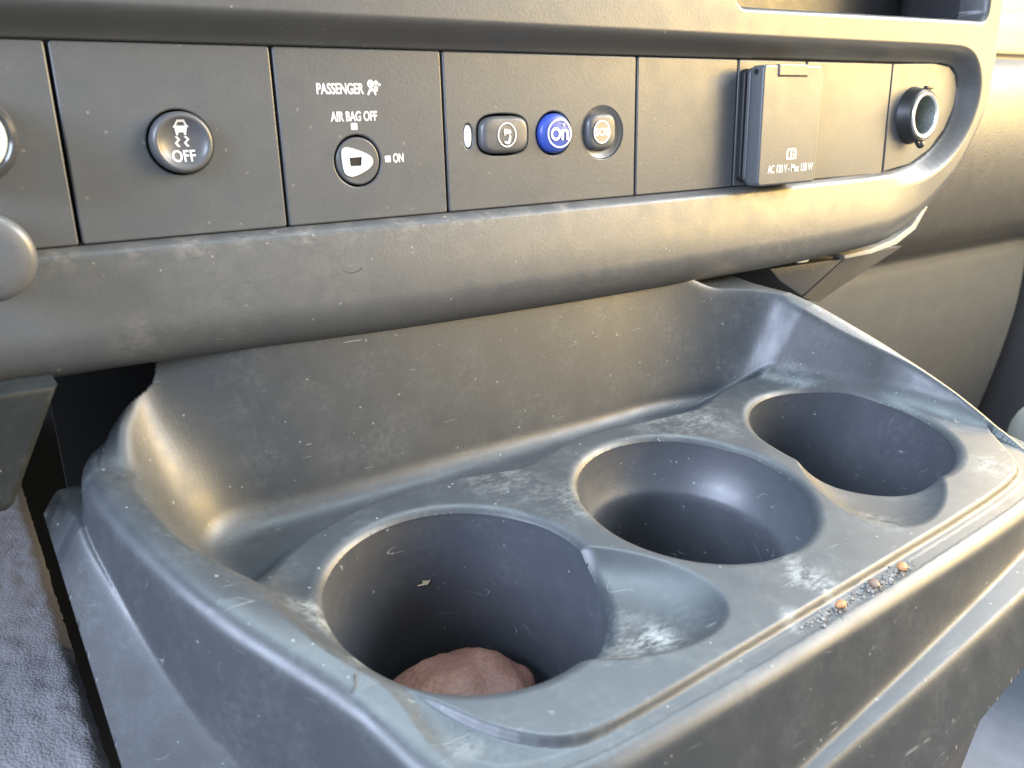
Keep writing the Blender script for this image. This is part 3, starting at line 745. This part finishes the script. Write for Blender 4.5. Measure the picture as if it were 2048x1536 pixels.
# carpeted floor hump at the left
nx, ny = 140, 160
gx, gy = np.meshgrid(np.linspace(-.34, .0150, nx), np.linspace(.10, .72, ny))
gz = -.2 - 0.0 * gx
rs = np.random.RandomState(5)
gz = gz + rs.normal(0, .0005, gx.shape) - .004 * np.clip((gx - .0105) / .0045, 0, 1) ** 2 - .010 * sstep(gy, .30, .15)
me = grid_mesh("carpet", np.stack([gx + rs.normal(0, .0002, gx.shape), gy, gz], -1), np.ones((ny - 1, nx - 1), bool)); smooth(me, 180)
M_carpet = plastic("carpet_pile", (.23, .23, .245), .9, 900, .35, .5, (.36, .36, .36), .8, bump_dist=.0012, spec=.2)
o = link_mesh("carpet", me, M_carpet); o['kind'] = 'structure'; o['label'] = "worn blue grey carpet on the floor hump at the left"
me = boxm("floor", -1.2, 1.6, -.9, 1.4, -.50, -.49); o = link_mesh("floor", me, simple("floor_gap_shade", (.004, .004, .0045), .8, noise_amt=.3, scale=60)); o['kind'] = 'structure'  # near-black colour holds the deep shade of the gap beside the carpet
o = link_mesh("floor_mat", boxm("floor_mat", .36, 1.05, -.30, .55, -.489, -.478, .004), simple("floor_mat", (.13, .145, .18), .6, noise_amt=.12, scale=60)); tag(o, "pale grey floor mat glimpsed below the console at the lower right", "floor mat"); recentre(o)
# dark console body under the tray
V = []; 
co = [(.045, .33), (.085, .150), (.10, .116), (.24, .104), (.33, .108), (.364, .15), (.364, .33)]
rings = [[tuple(tw(u_, v_, -.045)) for u_, v_ in co], [tuple(tw(u_, v_ - .004, -.09)) for u_, v_ in co], [tuple(tw(u_, v_, -.30)) for u_, v_ in co]]
# (starts below the cups' rims, wells pass inside it)
me = loft_y("engine_cover", rings, False, False)
o = link_mesh("engine_cover", me, plastic("cover_plastic", (.035, .036, .036), .5, 700, .3, .15)); tag(o, "dark engine cover console body beneath the cup holder tray", "engine cover"); recentre(o)

# passenger side dashboard, further away at the right
prof = [(.70, .40), (.62, .25), (.545, .128), (.520, .098), (.508, .072), (.504, .0600), (.5065, .0570), (.506, .0535), (.494, .0525), (.4720, .0490), (.4480, .0390), (.4330, .0200), (.4260, -.0080), (.4260, -.0400), (.4330, -.0750), (.4480, -.1080), (.4640, -.1270), (.4760, -.1370),
        (.4800, -.1420), (.4795, -.1480), (.4770, -.160), (.4760, -.190), (.4800, -.24), (.495, -.32), (.53, -.46)]
prof = np.array(prof)
def cat(P, n=6):
    out = []
    for i in range(len(P) - 1):
        p0 = P[max(i - 1, 0)]; p1 = P[i]; p2 = P[i + 1]; p3 = P[min(i + 2, len(P) - 1)]
        for k in range(n):
            t = k / n; out.append(.5 * ((2 * p1) + (-p0 + p2) * t + (2 * p0 - 5 * p1 + 4 * p2 - p3) * t * t + (-p0 + 3 * p1 - 3 * p2 + p3) * t ** 3))
    out.append(P[-1]); return np.array(out)
prof = cat(prof)
xr = np.concatenate([np.linspace(.40, .93, 50), np.linspace(.935, 1.24, 36), np.linspace(1.26, 1.5, 8)])
PX = np.repeat(xr[None, :], len(prof), 0); PY = np.repeat(prof[:, :1], len(xr), 1); PZ = np.repeat(prof[:, 1:], len(xr), 1)
PY = PY + np.where(PZ < -.1420, .22, 0.0) * sstep(PX, 1.00, 1.22) ** 2
pd = thing("passenger_dashboard", (.70, .48, -.30), "rounded grey grained dashboard and knee area on the passenger side", "dashboard")
def sub(z1, z0, nm, mat):
    rows = (PZ[:, 0] <= z1) & (PZ[:, 0] >= z0); i = np.where(rows)[0]
    P = np.stack([PX[i], PY[i], PZ[i]], -1)
    me = grid_mesh(nm, P, np.ones((P.shape[0] - 1, P.shape[1] - 1), bool)); smooth(me, 180); link_mesh(nm, me, mat, pd)
M_pdash = plastic("passenger_plastic", (.052, .055, .060), .50, 650, .40, .1, (.3, .3, .3), .25, bump_dist=.0007)
M_pknee = plastic("passenger_knee_plastic", (.056, .064, .076), .65, 600, .2, .1, (.3, .3, .3), .1, spec=.35)
sub(1.0, -.1421, "dash_roll", M_pdash); sub(-.1419, -1, "knee_bolster", M_pknee)
# trim bracket under the right end of the surround
M_br = plastic("bracket_plastic", (.065, .063, .060), .5, 900, .15, .15)
br = thing("trim_bracket", (.42, .31, -.10), "angular lower trim bracket below the right end of the dashboard surround", "bracket")
def solid(name, V, F, mat, par, bev=.0008):
    bm = bmesh.new(); vs_ = [bm.verts.new(v) for v in V]
    for f in F: bm.faces.new([vs_[i] for i in f])
    bmesh.ops.recalc_face_normals(bm, faces=bm.faces)
    if bev: bmesh.ops.bevel(bm, geom=bm.edges[:], offset=bev, segments=2, profile=.5, affect='EDGES')
    me = bpy.data.meshes.new(name); bm.to_mesh(me); bm.free(); smooth(me, 40); return link_mesh(name, me, mat, par)
BR_A1 = (0.44094, 0.301, -0.0806)
BR_A3 = (0.40404, 0.301, -0.09876)
BR_B1 = (0.53913, 0.325, -0.08562)
BR_B3 = (0.44242, 0.318, -0.10985)
BR_A2 = (0.37403, 0.301, -0.07949)
BR_A2b = (0.38318, 0.301, -0.08724)
FLANGE = [(0.43601, -0.08035), (0.46157, -0.07996), (0.48712, -0.07681), (0.50582, -0.06928), (0.51682, -0.05599), (0.51348, -0.05608), (0.50189, -0.06622), (0.48358, -0.07344), (0.45972, -0.07713), (0.43459, -0.07779)]
A1 = BR_A1; A2 = BR_A2; A3 = BR_A3; A2b = BR_A2b; B1 = BR_B1; B3 = BR_B3; C1 = (A2[0], .345, A2[2]); C3 = (A2b[0], .345, A2b[2])
solid("bracket_face", [A1, A2, A2b, A3, (A1[0] - .002, .345, A1[2]), C1, C3, (A3[0] - .002, .345, A3[2])], [(0, 1, 2, 3), (4, 7, 6, 5), (0, 4, 5, 1), (1, 5, 6, 2), (2, 6, 7, 3), (3, 7, 4, 0)], plastic("bracket_shaded", (.035, .038, .045), .5, 900, .15, .1), br)  # darker copy of the bracket plastic: this face's shade is in the colour
solid("bracket_side", [(A1[0] + .0006, A1[1], A1[2]), (A3[0] + .0006, A3[1], A3[2] - .0006), B3, B1, (A1[0] + .0006, .350, A1[2]), (A3[0] + .0006, .350, A3[2])], [(0, 1, 2, 3), (0, 3, 4), (1, 5, 2), (2, 5, 4, 3), (0, 4, 5, 1)], M_br, br, 0)
link_mesh("flange_edge", plate("flange_edge", [FLANGE], .2975, .008, .0006, 2), simple("flange_lit", (.36, .37, .37), .5), br)  # pale colour stands for light catching the flange's edge
o = link_mesh("pale_clip", lathe_y("pale_clip", [(.0001, .0009), (.004, .0008), (.0055, .0)], .3985, -.0775, .2985, 24, 1.0, .17), simple("pale_clip", (.70, .72, .68), .5)); tag(o, "tiny pale oval clip under the dashboard edge beside the bracket", "clip"); recentre(o)
# pale seat edge at the far right
me = boxm("seat_edge", .768, 1.10, .06, .362, -.478, -.243, .052, 6)
o = link_mesh("seat_edge", me, simple("pale_cloth", (.30, .30, .28), .8, noise_amt=.1, scale=500)); tag(o, "pale grey rounded seat corner at the right picture edge", "seat"); recentre(o)
# hair on the dashboard roll
o = link_mesh("hair", tube("hair", [(.1164, .2788, -.0474), (.1180, .2787, -.0487), (.1201, .2787, -.0492), (.1222, .2788, -.0488), (.1241, .2789, -.0478)], lambda t: .00016), M_hair); tag(o, "curved dark hair stuck to the dashboard roll below the panels", "hair", "stray dark hairs"); recentre(o)

o = link_mesh("door_panel", boxm("door_panel", 1.18, 1.24, -1.0, .75, -.46, -.03, .02, 3), plastic("door_plastic", (.18, .18, .19), .5, 500, .2, .1)); tag(o, "dark lower door panel beyond the knee area at the far right", "door"); recentre(o)
o = None
